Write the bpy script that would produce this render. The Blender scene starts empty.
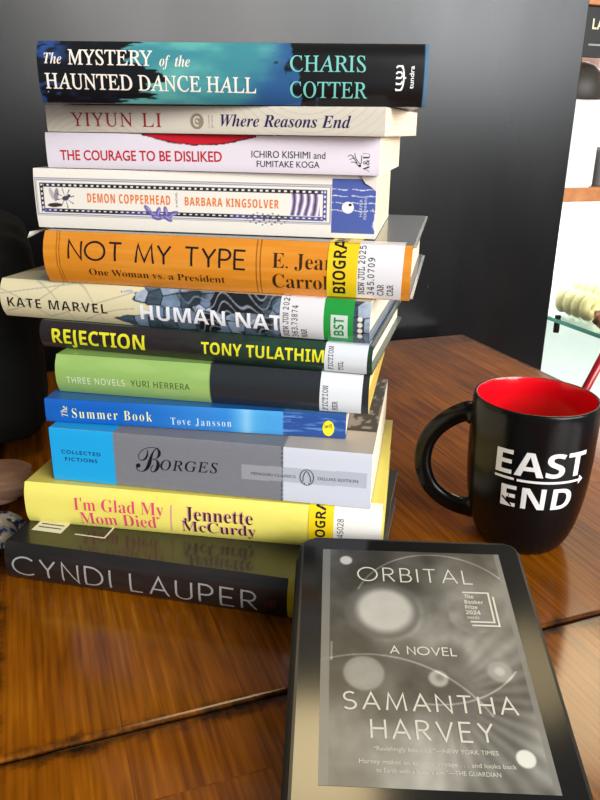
import bpy, bmesh, math, random
import numpy as np
from mathutils import Vector, Matrix, Euler

# ------------------------------------------------------------------ basics
# All lengths below are centimetres, heights are above the table top.
S, TABLE_Z = 0.01, 0.74
random.seed(7)
scene = bpy.context.scene
col = bpy.data.collections.new('cafe'); scene.collection.children.link(col)
def W(x, y, z): return Vector((x*S, y*S, TABLE_Z + z*S))

def lin(c):
    c = np.asarray(c, float)/255.0
    return np.where(c <= .04045, c/12.92, ((c+.055)/1.055)**2.4)
def rgba(c): return tuple(float(v) for v in lin(c)) + (1.0,)

# ------------------------------------------------------------------ noise (numpy value noise for printed artwork)
def vnoise(x, y, seed=0):
    x = np.asarray(x, float); y = np.asarray(y, float)
    xi = np.floor(x).astype(np.int64); yi = np.floor(y).astype(np.int64)
    xf = x-xi; yf = y-yi
    xf = xf*xf*(3-2*xf); yf = yf*yf*(3-2*yf)
    def hsh(a, b):
        n = (a*374761393 + b*668265263 + seed*1442695041) & 0x7fffffff
        n = ((n ^ (n >> 13))*1274126177) & 0x7fffffff
        return ((n ^ (n >> 16)) & 0xffff)/65535.0
    return (hsh(xi, yi)*(1-xf)+hsh(xi+1, yi)*xf)*(1-yf)+(hsh(xi, yi+1)*(1-xf)+hsh(xi+1, yi+1)*xf)*yf
def fbm(x, y, seed=0, o=4):
    r = 0; a = .5; t = 0
    for k in range(o):
        r = r+a*vnoise(x*2**k, y*2**k, seed+k*17); t += a; a *= .5
    return r/t
def sstep(a, b, x):
    t = np.clip((x-a)/(b-a), 0, 1); return t*t*(3-2*t)
def mix(A, B, t):
    return A*(1-t[..., None])+np.asarray(B, float)*t[..., None]
def solid(shape, c): return np.ones(shape+(3,))*np.asarray(c, float)

# ------------------------------------------------------------------ materials
MATS = {}
def principled(name, c=(128, 128, 128), rough=.5, metal=0., coat=0., coat_rough=.05, spec=.5, trans=0., ior=1.45, alpha=1.):
    if name in MATS: return MATS[name]
    m = bpy.data.materials.new(name); m.use_nodes = True
    b = m.node_tree.nodes['Principled BSDF']; i = b.inputs
    i['Base Color'].default_value = rgba(c); i['Roughness'].default_value = rough; i['Metallic'].default_value = metal
    i['Coat Weight'].default_value = coat; i['Coat Roughness'].default_value = coat_rough
    i['Specular IOR Level'].default_value = spec; i['Transmission Weight'].default_value = trans; i['IOR'].default_value = ior
    i['Alpha'].default_value = alpha
    MATS[name] = m; return m
def printed(name, rough=.4, coat=0., coat_rough=.08):
    """a printed surface: its artwork is the colour attribute that the mesh carries"""
    if name in MATS: return MATS[name]
    m = principled(name, rough=rough, coat=coat, coat_rough=coat_rough)
    n = m.node_tree.nodes.new('ShaderNodeVertexColor'); n.layer_name = 'Col'
    m.node_tree.links.new(n.outputs['Color'], m.node_tree.nodes['Principled BSDF'].inputs['Base Color'])
    return m
class G:
    """small node-graph helper"""
    def __init__(s, m): s.t = m.node_tree; s.b = s.t.nodes['Principled BSDF']
    def n(s, kind, props=None, **kw):
        o = s.t.nodes.new(kind)
        for k, v in (props or {}).items(): setattr(o, k, v)
        for k, v in kw.items(): s.set(o, k, v)
        return o
    def set(s, o, k, v):
        sock = o.inputs[int(k[1:])] if k[0] == 'i' and k[1:].isdigit() else o.inputs[k.replace('_', ' ')]
        if isinstance(v, bpy.types.NodeSocket): s.t.links.new(v, sock)
        else: sock.default_value = v
    def math(s, op, a, b=0.): return s.n('ShaderNodeMath', {'operation': op}, i0=a, i1=b).outputs[0]
    def ramp(s, f, stops):
        r = s.n('ShaderNodeValToRGB'); e = r.color_ramp.elements
        while len(e) < len(stops): e.new(.5)
        for k, (p, c) in enumerate(stops): e[k].position = p; e[k].color = c if len(c) == 4 else rgba(c)
        s.t.links.new(f, r.inputs[0]); return r.outputs[0]
    def mixc(s, f, a, b, mode='MIX'):
        o = s.n('ShaderNodeMix', {'data_type': 'RGBA', 'blend_type': mode})
        for k, v in ((0, f), (6, a), (7, b)):
            if isinstance(v, bpy.types.NodeSocket): s.t.links.new(v, o.inputs[k])
            else: o.inputs[k].default_value = v
        return o.outputs[2]
    def base(s, c): s.t.links.new(c, s.b.inputs['Base Color'])
    def bump(s, h, strength=.2, dist=.001):
        o = s.n('ShaderNodeBump', Height=h); o.inputs['Strength'].default_value = strength; o.inputs['Distance'].default_value = dist
        s.t.links.new(o.outputs[0], s.b.inputs['Normal'])

def mat_pages(name, c):
    m = principled(name, c, rough=.85, spec=.2); g = G(m)
    tc = g.n('ShaderNodeTexCoord'); mp = g.n('ShaderNodeMapping', i0=tc.outputs['Object']); mp.inputs['Scale'].default_value = (6, 6, 2600)
    nz = g.n('ShaderNodeTexNoise', i0=mp.outputs[0], Scale=1., Detail=2.)
    c2 = tuple(v*.86 for v in c)
    g.base(g.ramp(nz.outputs['Fac'], [(.32, c2), (.6, c)])); g.bump(nz.outputs['Fac'], .25, .0003)
    return m

def mat_table(L1, L2):
    m = principled('varnished stave wood %d' % L1, rough=.33, coat=.42, coat_rough=.14, spec=.03); g = G(m)
    tc = g.n('ShaderNodeTexCoord').outputs['Object']
    sp = g.n('ShaderNodeSeparateXYZ', i0=tc); x, y = sp.outputs[0], sp.outputs[1]
    sw = g.n('ShaderNodeCombineXYZ', i0=y, i1=x).outputs[0]
    br = g.n('ShaderNodeTexBrick', i0=sw, Scale=1., Mortar_Size=.0004, Mortar_Smooth=.2, Brick_Width=.41, Row_Height=.062)
    br.offset = .37; br.inputs['Color1'].default_value = (0, 0, 0, 1); br.inputs['Color2'].default_value = (1, 1, 1, 1); br.inputs['Mortar'].default_value = (.1, .1, .1, 1)
    off = g.n('ShaderNodeVectorMath', {'operation': 'MULTIPLY_ADD'}, i0=br.outputs['Color'], i2=tc); off.inputs[1].default_value = (3.1, 7.7, 1.3)
    mp = g.n('ShaderNodeMapping', i0=off.outputs[0]); mp.inputs['Scale'].default_value = (1, .09, 1)
    wob = g.n('ShaderNodeTexNoise', i0=mp.outputs[0], Scale=22., Detail=3., Distortion=1.6).outputs['Fac']
    wv = g.n('ShaderNodeMath', {'operation': 'SINE'}, i0=g.math('MULTIPLY', wob, 46.)).outputs[0]
    mp2 = g.n('ShaderNodeMapping', i0=off.outputs[0]); mp2.inputs['Scale'].default_value = (1, .03, 1)
    fine = g.n('ShaderNodeTexNoise', i0=mp2.outputs[0], Scale=420., Detail=4.).outputs['Fac']
    blot = g.n('ShaderNodeTexNoise', i0=tc, Scale=9., Detail=4.).outputs['Fac']
    v = g.math('ADD', g.math('MULTIPLY', wv, .045), g.math('MULTIPLY', fine, .6))
    v = g.math('ADD', v, g.math('MULTIPLY', blot, .45))
    v = g.math('ADD', v, g.math('MULTIPLY', g.n('ShaderNodeSeparateXYZ', i0=br.outputs['Color']).outputs[0], .16))
    c = g.ramp(v, [(.26, (54, 24, 2)), (.5, (104, 54, 4)), (.74, (142, 80, 9)), (.98, (180, 114, 26))])
    # worn dark rim: black-brown stain eating in from the table's own edges
    ex = g.math('SUBTRACT', L1*S/2, g.math('ABSOLUTE', x)); ey = g.math('SUBTRACT', L2*S/2, g.math('ABSOLUTE', y))
    e = g.math('MINIMUM', ex, ey)
    rag = g.n('ShaderNodeTexNoise', i0=tc, Scale=55., Detail=5., Roughness=.7).outputs['Fac']
    e = g.math('ADD', e, g.math('MULTIPLY', g.math('SUBTRACT', rag, .5), .024))
    f = g.ramp(e, [(.0015, (0, 0, 0, 1)), (.0085, (1, 1, 1, 1))])
    c = g.mixc(f, rgba((26, 14, 8)), c); g.base(c)
    # scuffs
    sc = g.n('ShaderNodeTexNoise', i0=tc, Scale=38., Detail=6., Roughness=.75).outputs['Fac']
    g.t.links.new(g.math('ADD', .22, g.math('MULTIPLY', sc, .24)), g.b.inputs['Roughness'])
    g.bump(g.math('ADD', fine, g.math('MULTIPLY', sc, .6)), .12, .0006)
    return m

def mat_noise(name, c1, c2, scale=20., rough=.5, coat=0., bump=0., detail=4.):
    m = principled(name, c1, rough=rough, coat=coat); g = G(m)
    tc = g.n('ShaderNodeTexCoord').outputs['Object']
    nz = g.n('ShaderNodeTexNoise', i0=tc, Scale=scale, Detail=detail).outputs['Fac']
    g.base(g.ramp(nz, [(.35, c1), (.65, c2)]))
    if bump: g.bump(nz, bump, .002)
    return m

# ------------------------------------------------------------------ mesh helpers
def tag(o, label=None, cat=None, group=None, kind=None):
    for k, v in (('label', label), ('category', cat), ('group', group), ('kind', kind)):
        if v: o[k] = v
    return o
def empty(name, loc, rot=(0, 0, 0), label=None, cat=None, group=None):
    o = bpy.data.objects.new(name, None); col.objects.link(o); o.empty_display_size = .02
    o.location = loc; o.rotation_euler = rot
    return tag(o, label, cat, group)
def finish(name, me, m, parent=None, smooth=False, loc=None, rot=None):
    o = bpy.data.objects.new(name, me); col.objects.link(o)
    if m: me.materials.append(m)
    if smooth: me.polygons.foreach_set('use_smooth', [True]*len(me.polygons))
    if parent: o.parent = parent
    if loc is not None: o.location = loc
    if rot is not None: o.rotation_euler = rot
    return o
def from_bm(name, bm, m, parent=None, smooth=False, loc=None, rot=None, recalc=True):
    if recalc: bmesh.ops.recalc_face_normals(bm, faces=bm.faces[:])
    me = bpy.data.meshes.new(name); bm.to_mesh(me); bm.free()
    return finish(name, me, m, parent, smooth, loc, rot)
def box(bm, x0, x1, y0, y1, z0, z1, bevel=0., seg=2):
    r = bmesh.ops.create_cube(bm, size=1.)
    vs = r['verts']
    for v in vs:
        v.co = Vector(((x0+(v.co.x+.5)*(x1-x0))*S, (y0+(v.co.y+.5)*(y1-y0))*S, (z0+(v.co.z+.5)*(z1-z0))*S))
    if bevel:
        es = list({e for v in vs for e in v.link_edges})
        bmesh.ops.bevel(bm, geom=es, offset=bevel*S, segments=seg, profile=.5, affect='EDGES')
def box_obj(name, d, m, parent=None, bevel=0., seg=2, loc=None, rot=None, smooth=False):
    bm = bmesh.new(); box(bm, *d, bevel=bevel, seg=seg); return from_bm(name, bm, m, parent, smooth, loc, rot)
def rslab(bm, x0, x1, y0, y1, z0, z1, r, seg=6, edge=0.):
    """slab with rounded vertical corners"""
    pts = []
    for cx, cy, a0 in ((x1-r, y1-r, 0), (x0+r, y1-r, 90), (x0+r, y0+r, 180), (x1-r, y0+r, 270)):
        for k in range(seg+1):
            a = math.radians(a0+90*k/seg); pts.append((cx+r*math.cos(a), cy+r*math.sin(a)))
    lo = [bm.verts.new((x*S, y*S, z0*S)) for x, y in pts]; hi = [bm.verts.new((x*S, y*S, z1*S)) for x, y in pts]
    n = len(pts); top = bm.faces.new(hi); bot = bm.faces.new(lo[::-1])
    for k in range(n): bm.faces.new((lo[k], lo[(k+1) % n], hi[(k+1) % n], hi[k]))
    if edge:
        es = list(set(top.edges) | set(bot.edges))
        bmesh.ops.bevel(bm, geom=es, offset=edge*S, segments=2, profile=.5, affect='EDGES')
def lathe(prof, n=64):
    bm = bmesh.new(); rings = []
    for r, z in prof:
        if r < 1e-6: rings.append([bm.verts.new((0, 0, z*S))])
        else: rings.append([bm.verts.new((r*S*math.cos(2*math.pi*k/n), r*S*math.sin(2*math.pi*k/n), z*S)) for k in range(n)])
    for a, b in zip(rings, rings[1:]):
        for k in range(n):
            k2 = (k+1) % n
            if len(a) == 1 and len(b) == 1: continue
            if len(a) == 1: bm.faces.new((a[0], b[k], b[k2]))
            elif len(b) == 1: bm.faces.new((a[k], a[k2], b[0]))
            else: bm.faces.new((a[k], a[k2], b[k2], b[k]))
    return bm
def tube(bm, pts, r, n=12, r2=None, up=Vector((0, 0, 1)), cap=True):
    """tube through pts (cm); r along the side axis, r2 along the other (elliptical section)"""
    P = [Vector(p)*S for p in pts]; rings = []
    for k, p in enumerate(P):
        t = (P[min(k+1, len(P)-1)]-P[max(k-1, 0)]).normalized()
        a = t.cross(up); a = a.normalized() if a.length > 1e-5 else Vector((1, 0, 0)); b = a.cross(t).normalized()
        rr = (r[k] if hasattr(r, '__len__') else r)*S; rb = ((r2[k] if hasattr(r2, '__len__') else r2)*S) if r2 is not None else rr
        rings.append([bm.verts.new(p+a*rr*math.cos(2*math.pi*j/n)+b*rb*math.sin(2*math.pi*j/n)) for j in range(n)])
    for A, B in zip(rings, rings[1:]):
        for j in range(n): bm.faces.new((A[j], A[(j+1) % n], B[(j+1) % n], B[j]))
    if cap: bm.faces.new(rings[0][::-1]); bm.faces.new(rings[-1])
def spline(pts, n=8):
    P = [np.array(p, float) for p in pts]; P = [2*P[0]-P[1]]+P+[2*P[-1]-P[-2]]; out = []
    for k in range(1, len(P)-2):
        for j in range(n):
            t = j/n; a, b, c, d = P[k-1:k+3]
            out.append(tuple(.5*((2*b)+(-a+c)*t+(2*a-5*b+4*c-d)*t*t+(-a+3*b-3*c+d)*t**3)))
    out.append(tuple(P[-2])); return out

def sheet(name, fn, paint, U, V, nu, nv, m, parent=None, smooth=True, loc=None, rot=None):
    """printed sheet: fn(u,v)->xyz cm (arrays), paint(u,v)->sRGB 0-255 (arrays)"""
    u, v = np.meshgrid(np.linspace(U[0], U[1], nu+1), np.linspace(V[0], V[1], nv+1), indexing='ij')
    co = np.stack([np.broadcast_to(c, u.shape) for c in fn(u, v)], -1).reshape(-1, 3)*S
    idx = np.arange((nu+1)*(nv+1)).reshape(nu+1, nv+1)
    f = np.stack([idx[:-1, :-1], idx[1:, :-1], idx[1:, 1:], idx[:-1, 1:]], -1).reshape(-1, 4)
    me = bpy.data.meshes.new(name)
    me.vertices.add(len(co)); me.vertices.foreach_set('co', co.ravel())
    me.loops.add(f.size); me.loops.foreach_set('vertex_index', f.ravel())
    me.polygons.add(len(f)); me.polygons.foreach_set('loop_start', np.arange(0, f.size, 4))
    me.update(calc_edges=True); me.validate()
    ca = me.color_attributes.new('Col', 'FLOAT_COLOR', 'POINT')
    c = lin(np.clip(paint(u, v), 0, 255)).reshape(-1, 3)
    ca.data.foreach_set('color', np.concatenate([c, np.ones((len(c), 1))], 1).ravel())
    return finish(name, me, m, parent, smooth, loc, rot)

# ------------------------------------------------------------------ lettering
def _map(s, up, lo, dig=None):
    out = ''
    for ch in s:
        if 'A' <= ch <= 'Z': out += chr(up+ord(ch)-65)
        elif 'a' <= ch <= 'z': out += chr(0x210e) if (lo == 0x1d44e and ch == 'h') else chr(lo+ord(ch)-97)
        elif ch.isdigit() and dig: out += chr(dig+ord(ch)-48)
        else: out += ch
    return out
STYLES = {  # upper, lower, digits, weight offset, unslant
    'sans': None,
    'serif': (0x1d400, 0x1d41a, 0x1d7ce, -.009, 0), 'serifb': (0x1d400, 0x1d41a, 0x1d7ce, 0, 0),
    'roman': (0x1d434, 0x1d44e, None, .003, .27), 'romanb': (0x1d434, 0x1d44e, None, .010, .27),
    'it': (0x1d434, 0x1d44e, None, .004, 0), 'itb': (0x1d468, 0x1d482, None, -.003, 0),
    'msans': (0x1d5a0, 0x1d5ba, 0x1d7e2, 0, 0), 'medium': (0x1d5a0, 0x1d5ba, 0x1d7e2, .002, 0), 'semi': (0x1d5d4, 0x1d5ee, 0x1d7ec, -.011, 0), 'bold': (0x1d5d4, 0x1d5ee, 0x1d7ec, 0, 0),
    'mono': (0x1d670, 0x1d68a, 0x1d7f6, .008, 0), 'script': (0x1d4d0, 0x1d4ea, None, -.006, 0),
}
_cache = {}
def _curve(s, off, track=1.):
    c = bpy.data.curves.new('t', 'FONT'); c.body = s; c.space_character = track; c.size = 1; c.offset = off; c.resolution_u = 3
    o = bpy.data.objects.new('t', c); col.objects.link(o)
    dg = bpy.context.evaluated_depsgraph_get(); dg.update()
    me = bpy.data.meshes.new_from_object(o.evaluated_get(dg))
    v = np.array([p.co[:2] for p in me.vertices]) if len(me.vertices) else np.zeros((0, 2)); f = [tuple(p.vertices) for p in me.polygons]
    bpy.data.objects.remove(o); bpy.data.curves.remove(c); bpy.data.meshes.remove(me)
    return v, f
def arc(cx, cy, rx, ry, a0, a1, n=14):
    return [(cx+rx*math.cos(math.radians(a0+(a1-a0)*k/n)), cy+ry*math.sin(math.radians(a0+(a1-a0)*k/n))) for k in range(n+1)]
# hairline geometric capitals: strokes on a cap height of 1, and the advance width
HAIR = {
 'N': ([[(0, 0), (0, 1), (.62, 0), (.62, 1)]], .62), 'O': ([arc(.48, .5, .48, .5, 0, 360, 36)], .96), 'T': ([[(0, 1), (.6, 1)], [(.3, 1), (.3, 0)]], .6),
 'M': ([[(0, 0), (.1, 1), (.42, .1), (.74, 1), (.84, 0)]], .84), 'Y': ([[(0, 1), (.3, .48), (.6, 1)], [(.3, .48), (.3, 0)]], .6),
 'P': ([[(0, 0), (0, 1), (.22, 1)]+arc(.22, .73, .27, .27, 90, -90)+[(0, .46)]], .49), 'E': ([[(.48, 0), (0, 0), (0, 1), (.48, 1)], [(0, .52), (.43, .52)]], .48),
 'R': ([[(0, 0), (0, 1), (.24, 1)]+arc(.24, .75, .25, .25, 90, -90)+[(0, .5)], [(.22, .5), (.54, 0)]], .54),
 'B': ([[(0, .52), (.24, .52)]+arc(.24, .76, .22, .24, -90, 90)+[(0, 1), (0, 0), (.26, 0)]+arc(.26, .26, .26, .26, -90, 90)+[(.2, .52)]], .52),
 'I': ([[(0, 0), (0, 1)]], 0.), 'A': ([[(0, 0), (.36, 1), (.72, 0)], [(.13, .34), (.59, .34)]], .72), 'L': ([[(0, 1), (0, 0), (.44, 0)]], .44),
 'V': ([[(0, 1), (.34, 0), (.68, 1)]], .68),
 'S': ([arc(.27, .75, .25, .25, 40, 270, 16)+arc(.27, .25, .27, .25, 90, -145, 16)], .54),
 'H': ([[(0, 0), (0, 1)], [(.6, 0), (.6, 1)], [(0, .52), (.6, .52)]], .6), 'C': ([arc(.5, .5, .5, .5, 48, 312, 30)], .84),
 'D': ([[(0, 0), (0, 1), (.2, 1)]+arc(.2, .5, .48, .5, 90, -90, 20)+[(0, 0)]], .68), 'U': ([[(0, 1), (0, .3)]+arc(.29, .3, .29, .3, 180, 360, 14)+[(.58, 1)]], .58),
}
def ribbon(V, F, pts, w):
    """flat stroke of width w along a 2-D polyline, mitred"""
    P = [np.array(p, float) for p in pts]; P = [q for k, q in enumerate(P) if k == 0 or np.linalg.norm(q-P[k-1]) > 1e-6]
    n = len(P); closed = np.linalg.norm(P[0]-P[-1]) < 1e-6
    base = len(V)
    for k in range(n):
        a = P[k]-P[k-1] if k else (P[0]-P[-2] if closed else P[1]-P[0])
        b = P[k+1]-P[k] if k < n-1 else (P[1]-P[0] if closed else P[-1]-P[-2])
        a = a/max(np.linalg.norm(a), 1e-9); b = b/max(np.linalg.norm(b), 1e-9)
        t = a+b; t = t/max(np.linalg.norm(t), 1e-6); nr = np.array([-t[1], t[0]])
        k2 = min(1/max(abs(nr @ np.array([-a[1], a[0]])), .35), 2.2)
        V.append(P[k]+nr*w/2*k2); V.append(P[k]-nr*w/2*k2)
    for k in range(n-1): F.append((base+2*k, base+2*k+1, base+2*k+3, base+2*k+2))
def hair(s, w, gap):
    V, F = [], []; x = 0
    for ch in s:
        if ch == ' ': x += .5; continue
        st, adv = HAIR[ch]
        for pl in st: ribbon(V, F, [(px+x, py*(1-w)+w/2) for px, py in pl], w)
        x += adv+gap
    return np.array(V), F
def glyphs(s, style, w=.075, gap=.3, track=1.):
    """outline of a line of text: x from 0 to 1 over its width, y 0 at the baseline and 1 at cap height"""
    key = (s, style, w, gap, track)
    if key in _cache: return _cache[key]
    if style == 'hair':
        v, f = hair(s, w, gap); v = v.copy()
    else:
        st = STYLES[style]
        if style == 'sans': v, f = _curve(s, 0., track); H, _ = _curve('H', 0.); un = 0
        elif style == 'sansb': v, f = _curve(s, .014, track); H, _ = _curve('H', .014); un = 0
        else:
            v, f = _curve(_map(s, *st[:3]), st[3], track); H, _ = _curve(_map('H', *st[:3]), st[3]); un = st[4]
        v = v/(H[:, 1].max())
        if un: v[:, 0] -= un*v[:, 1]
    x0, x1 = v[:, 0].min(), v[:, 0].max(); v[:, 0] = (v[:, 0]-x0)/(x1-x0)
    _cache[key] = (v, f); return v, f
STYLES['sansb'] = None
def lettering(name, lines, fn, m, parent, cut=None, label=None):
    """lines: (text, style, u0, v0, u1, v1, cap[, opts]) in surface coordinates; fn(u,v)->xyz cm; opts rot: reads upwards"""
    bm = bmesh.new()
    for ln in lines:
        s, style, u0, v0, u1, v1, cap = ln[:7]; op = ln[7] if len(ln) > 7 else {}
        v, f = glyphs(s, style, op.get('w', .075), op.get('gap', .3), op.get('track', 1.))
        d = np.array([u1-u0, v1-v0]); n = np.array([-d[1], d[0]])/np.linalg.norm(d)
        pts = np.array([u0, v0])+v[:, :1]*d+v[:, 1:]*cap*n
        vs = [bm.verts.new((p[0], p[1], 0)) for p in pts]
        for q in f:
            try: bm.faces.new([vs[k] for k in q])
            except ValueError: pass
    _drape(bm, fn, cut)
    o = from_bm(name, bm, m, parent, recalc=False)
    if label: o['label'] = label
    return o
def _drape(bm, fn, cut):
    if cut:
        ax, step = cut
        lo = min(v.co[ax] for v in bm.verts); hi = max(v.co[ax] for v in bm.verts)
        k = math.ceil(lo/step)
        while k*step < hi:
            no = [0, 0, 0]; no[ax] = 1; co = [0, 0, 0]; co[ax] = k*step
            bmesh.ops.bisect_plane(bm, geom=bm.verts[:]+bm.edges[:]+bm.faces[:], dist=1e-6, plane_co=co, plane_no=no); k += 1
    for v in bm.verts: v.co = Vector(fn(v.co.x, v.co.y))*S
def strokes(name, polys, w, fn, m, parent, cut=None, fills=()):
    V, F = [], []
    for p in polys: ribbon(V, F, p, w)
    for p in fills:
        b = len(V); V += [np.array(q, float) for q in p]; F.append(tuple(range(b, b+len(p))))
    bm = bmesh.new(); vs = [bm.verts.new((p[0], p[1], 0)) for p in V]
    for q in F:
        try: bm.faces.new([vs[k] for k in q])
        except ValueError: pass
    _drape(bm, fn, cut); return from_bm(name, bm, m, parent, recalc=False)

INK = lambda n, c, r=.45: principled('ink '+n, c, rough=r)
BLACK = INK('black', (18, 18, 20)); WHITE = INK('white', (240, 238, 235))

# ------------------------------------------------------------------ books
class Book:
    def __init__(s, name, label, x, y, yaw, L, D, t, z, paint, hard=True, b=.3, n=2.4, rough=.38, coat=0., top=None, bottom=None,
                 pages=(238, 222, 194), topc=(90, 90, 90), botc=None, e0=.12, group='books piled on the table', res=.05, over=.3):
        s.L, s.D, s.t, s.b, s.n = L, D, t, b, n; s.e0 = e0
        s.root = empty(name, W(x, y, z), (0, 0, math.radians(yaw)), label, 'book', group)
        pm = printed('printed sleeve %d %d' % (rough*100, coat*100), rough, coat)
        th = .26 if hard else .045; nv = max(int(t/res), 8); nu = int(L/res)
        # spine: an outer printed skin over a solid curved strip
        sheet('spine', lambda u, v: s.at(u, v, 0), paint, (0, L), (0, t), nu, nv, pm, s.root)
        bm = bmesh.new(); k = 14; rows = []
        for u in (0.02, L-.02):
            o = [bm.verts.new(Vector(s.at(u, t*j/k, -.012))*S) for j in range(k+1)]
            i = [bm.verts.new(Vector((u, float(s.at(u, t*j/k, 0)[1])+.1+th*.4, min(max(t*j/k, .03), t-.03)))*S) for j in range(k+1)]
            rows.append((o, i))
        (oa, ia), (ob, ib) = rows
        for j in range(k):
            bm.faces.new((oa[j], ob[j], ob[j+1], oa[j+1])); bm.faces.new((ia[j], ia[j+1], ib[j+1], ib[j]))
            bm.faces.new((oa[j], oa[j+1], ia[j+1], ia[j])); bm.faces.new((ob[j], ib[j], ib[j+1], ob[j+1]))
        bm.faces.new((oa[0], ia[0], ib[0], ob[0])); bm.faces.new((oa[k], ob[k], ib[k], ia[k]))
        c_end = paint(np.array([[L-.1]]), np.array([[t/2]]))[0, 0]
        from_bm('spine_backing', bm, principled('board %d %d %d' % tuple(int(v) for v in c_end), c_end, rough=.6), s.root)
        # covers
        w0 = float(s.at(0, t, 0)[1])
        topm = printed('printed cover %d %d' % (rough*100, coat*100), rough, coat)
        tp = top or (lambda u, w: solid(u.shape, topc))
        bc = botc or topc
        cm = principled('cover edge %d %d %d' % tuple(topc), topc, rough=.5, coat=coat)
        cb = principled('cover edge %d %d %d' % tuple(bc), bc, rough=.5, coat=coat)
        f = box_obj('front_cover', (0, L, w0, D, t-th, t), cm, s.root, bevel=.02 if not hard else .05)
        sheet('cover_print', lambda u, w: (u, w, t+.008), tp, (.05, L-.05), (w0+.02, D-.05), int(L/.15), int(D/.15), topm, f)
        box_obj('back_cover', (0, L, w0, D, 0, th), cb, s.root, bevel=.02 if not hard else .05)
        i = over if hard else .02
        box_obj('page_block', (i, L-i, w0+(.1 if hard else .04), D-(over*1.1 if hard else .02), th, t-th), mat_pages('pages %d %d %d' % tuple(pages), pages), s.root, bevel=.03)
    def at(s, u, v, off=0.):
        v = np.asarray(v, float); t = s.t
        vc = np.clip(v, 0, t)
        w = s.e0-s.b*(1-np.abs(2*vc/t-1)**s.n)
        return (u, np.where(v > t, s.e0+(v-t), w-off), np.where(v > t, t+off+.008, vc))
    def on(s, off=.014): return lambda u, v: tuple(float(c) for c in s.at(u, v, off))
    def text(s, name, lines, m, label=None): return lettering(name, lines, s.on(), m, s.root, cut=(1, .16), label=label)
    def sticker(s, name, u0, u1, v0, v1, c, skew=0., texts=(), m=None, label=None):
        mm = principled('sticker %d %d %d' % tuple(c), c, rough=.35, coat=.35)
        o = sheet(name, lambda u, v: s.at(u+skew*(v-v0), v, .024), lambda u, v: solid(u.shape, c), (u0, u1), (v0, v1), 6, 40, mm, s.root)
        if label: o['label'] = label
        for nm, lines, ink in texts:
            lettering(nm, lines, s.on(.034), ink, o, cut=(1, .16))
        return o
def up(s, style, u_base, v0, v1, cap, **k):   # a line that reads upwards: baseline at u_base, letters towards -u
    return (s, style, u_base, v0, u_base, v1, cap, k)

# --- Mystery
def p_mystery(u, v):
    st = fbm(u*.45, v*5., 3)-.5; st2 = fbm(u*.7+9, v*6., 8)-.5
    c = solid(u.shape, (14, 16, 20))
    blue = sstep(.5, .7, fbm(u*1.4, v*4.2, 21))*sstep(2.4, .7, u)*sstep(.15, .6, np.abs(v-1.7))
    c = mix(c, (40, 72, 130), blue)
    c = mix(c, (30, 48, 92), sstep(.6, .72, fbm(u*1.2, v*4, 31))*.35*sstep(6, 2.5, u))
    teal = mix(solid(u.shape, (92, 166, 160)), (60, 132, 142), sstep(.35, .7, fbm(u*.35, v*.8, 5)))
    teal = mix(teal, (40, 84, 132), sstep(11.4, 13.6, u+1.2*(fbm(u*.8, v*2, 11)-.5)+.5*(1.6-v)))
    edge = 5.9+3.4*st+.5*np.sin(v*2.)-.9*sstep(.9, 1.6, v)*sstep(2.3, 1.6, v)*-1
    edge = np.where(v < .45, edge-2.5*(.45-v), edge)
    c = mix(c, teal, sstep(-.12, .12, u-edge))
    redge = 14.2+3.4*(fbm(u*1.6+9, v*1.4, 8)-.5)-.3*(v-1.5)
    c = mix(c, (10, 10, 12), sstep(-.2, .25, u-redge))
    c = mix(c, (78, 118, 150), sstep(21.22, 21.3, u))
    spk = vnoise(u*9, v*9, 77)
    c = mix(c, (190, 200, 215), sstep(.955, .985, spk)*sstep(1.4, .3, u))
    return c
b = Book('hardcover_book', 'hardcover with teal and black spine and white serif title, topmost of the book pile', -14.75, 44.73, -2.6, 21.45, 14.5, 3.15, 28.66, p_mystery,
         b=.42, n=3.2, rough=.34, coat=.25, topc=(44, 84, 120), botc=(62, 70, 74), pages=(225, 210, 185), over=.25)
ivory = INK('ivory', (238, 226, 212)); aqua = INK('aqua', (110, 190, 180))
b.text('title_lettering', [('The', 'itb', .39, 2.0, 1.37, 1.98, .54), ('MYSTERY', 'romanb', 1.73, 1.96, 6.42, 1.93, .76), ('of', 'itb', 6.81, 1.91, 7.4, 1.9, .55), ('the', 'itb', 7.67, 1.89, 8.5, 1.89, .55),
        ('HAUNTED DANCE HALL', 'romanb', .36, .73, 12.12, .6, .78)], ivory)
b.text('author_lettering', [('CHARIS', 'roman', 13.98, 1.71, 18.1, 1.72, .8), ('COTTER', 'roman', 13.99, .41, 18.23, .4, .8)], aqua)
b.text('publisher_lettering', [up('tundra', 'sansb', 20.72, .9, 2.05, .24)], WHITE)
pr = []
for k in range(5):
    v0 = .86+k*.3
    pr.append([(19.76+.03*k, v0+.05), (19.8, v0-.03), (20.02, v0-.02), (20.12, v0+.12)] if k < 3 else [(19.76, v0-.12), (19.84, v0-.03), (20.02, v0-.03), (20.1, v0-.14)])
pr.append(arc(19.98, 1.45, .2, .66, -70, 70, 16)); pr.append([(20.16, 1.45), (20.3, 1.45)])
strokes('publisher_mark', pr, .085, b.on(), WHITE, b.root, cut=(1, .16))

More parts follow.
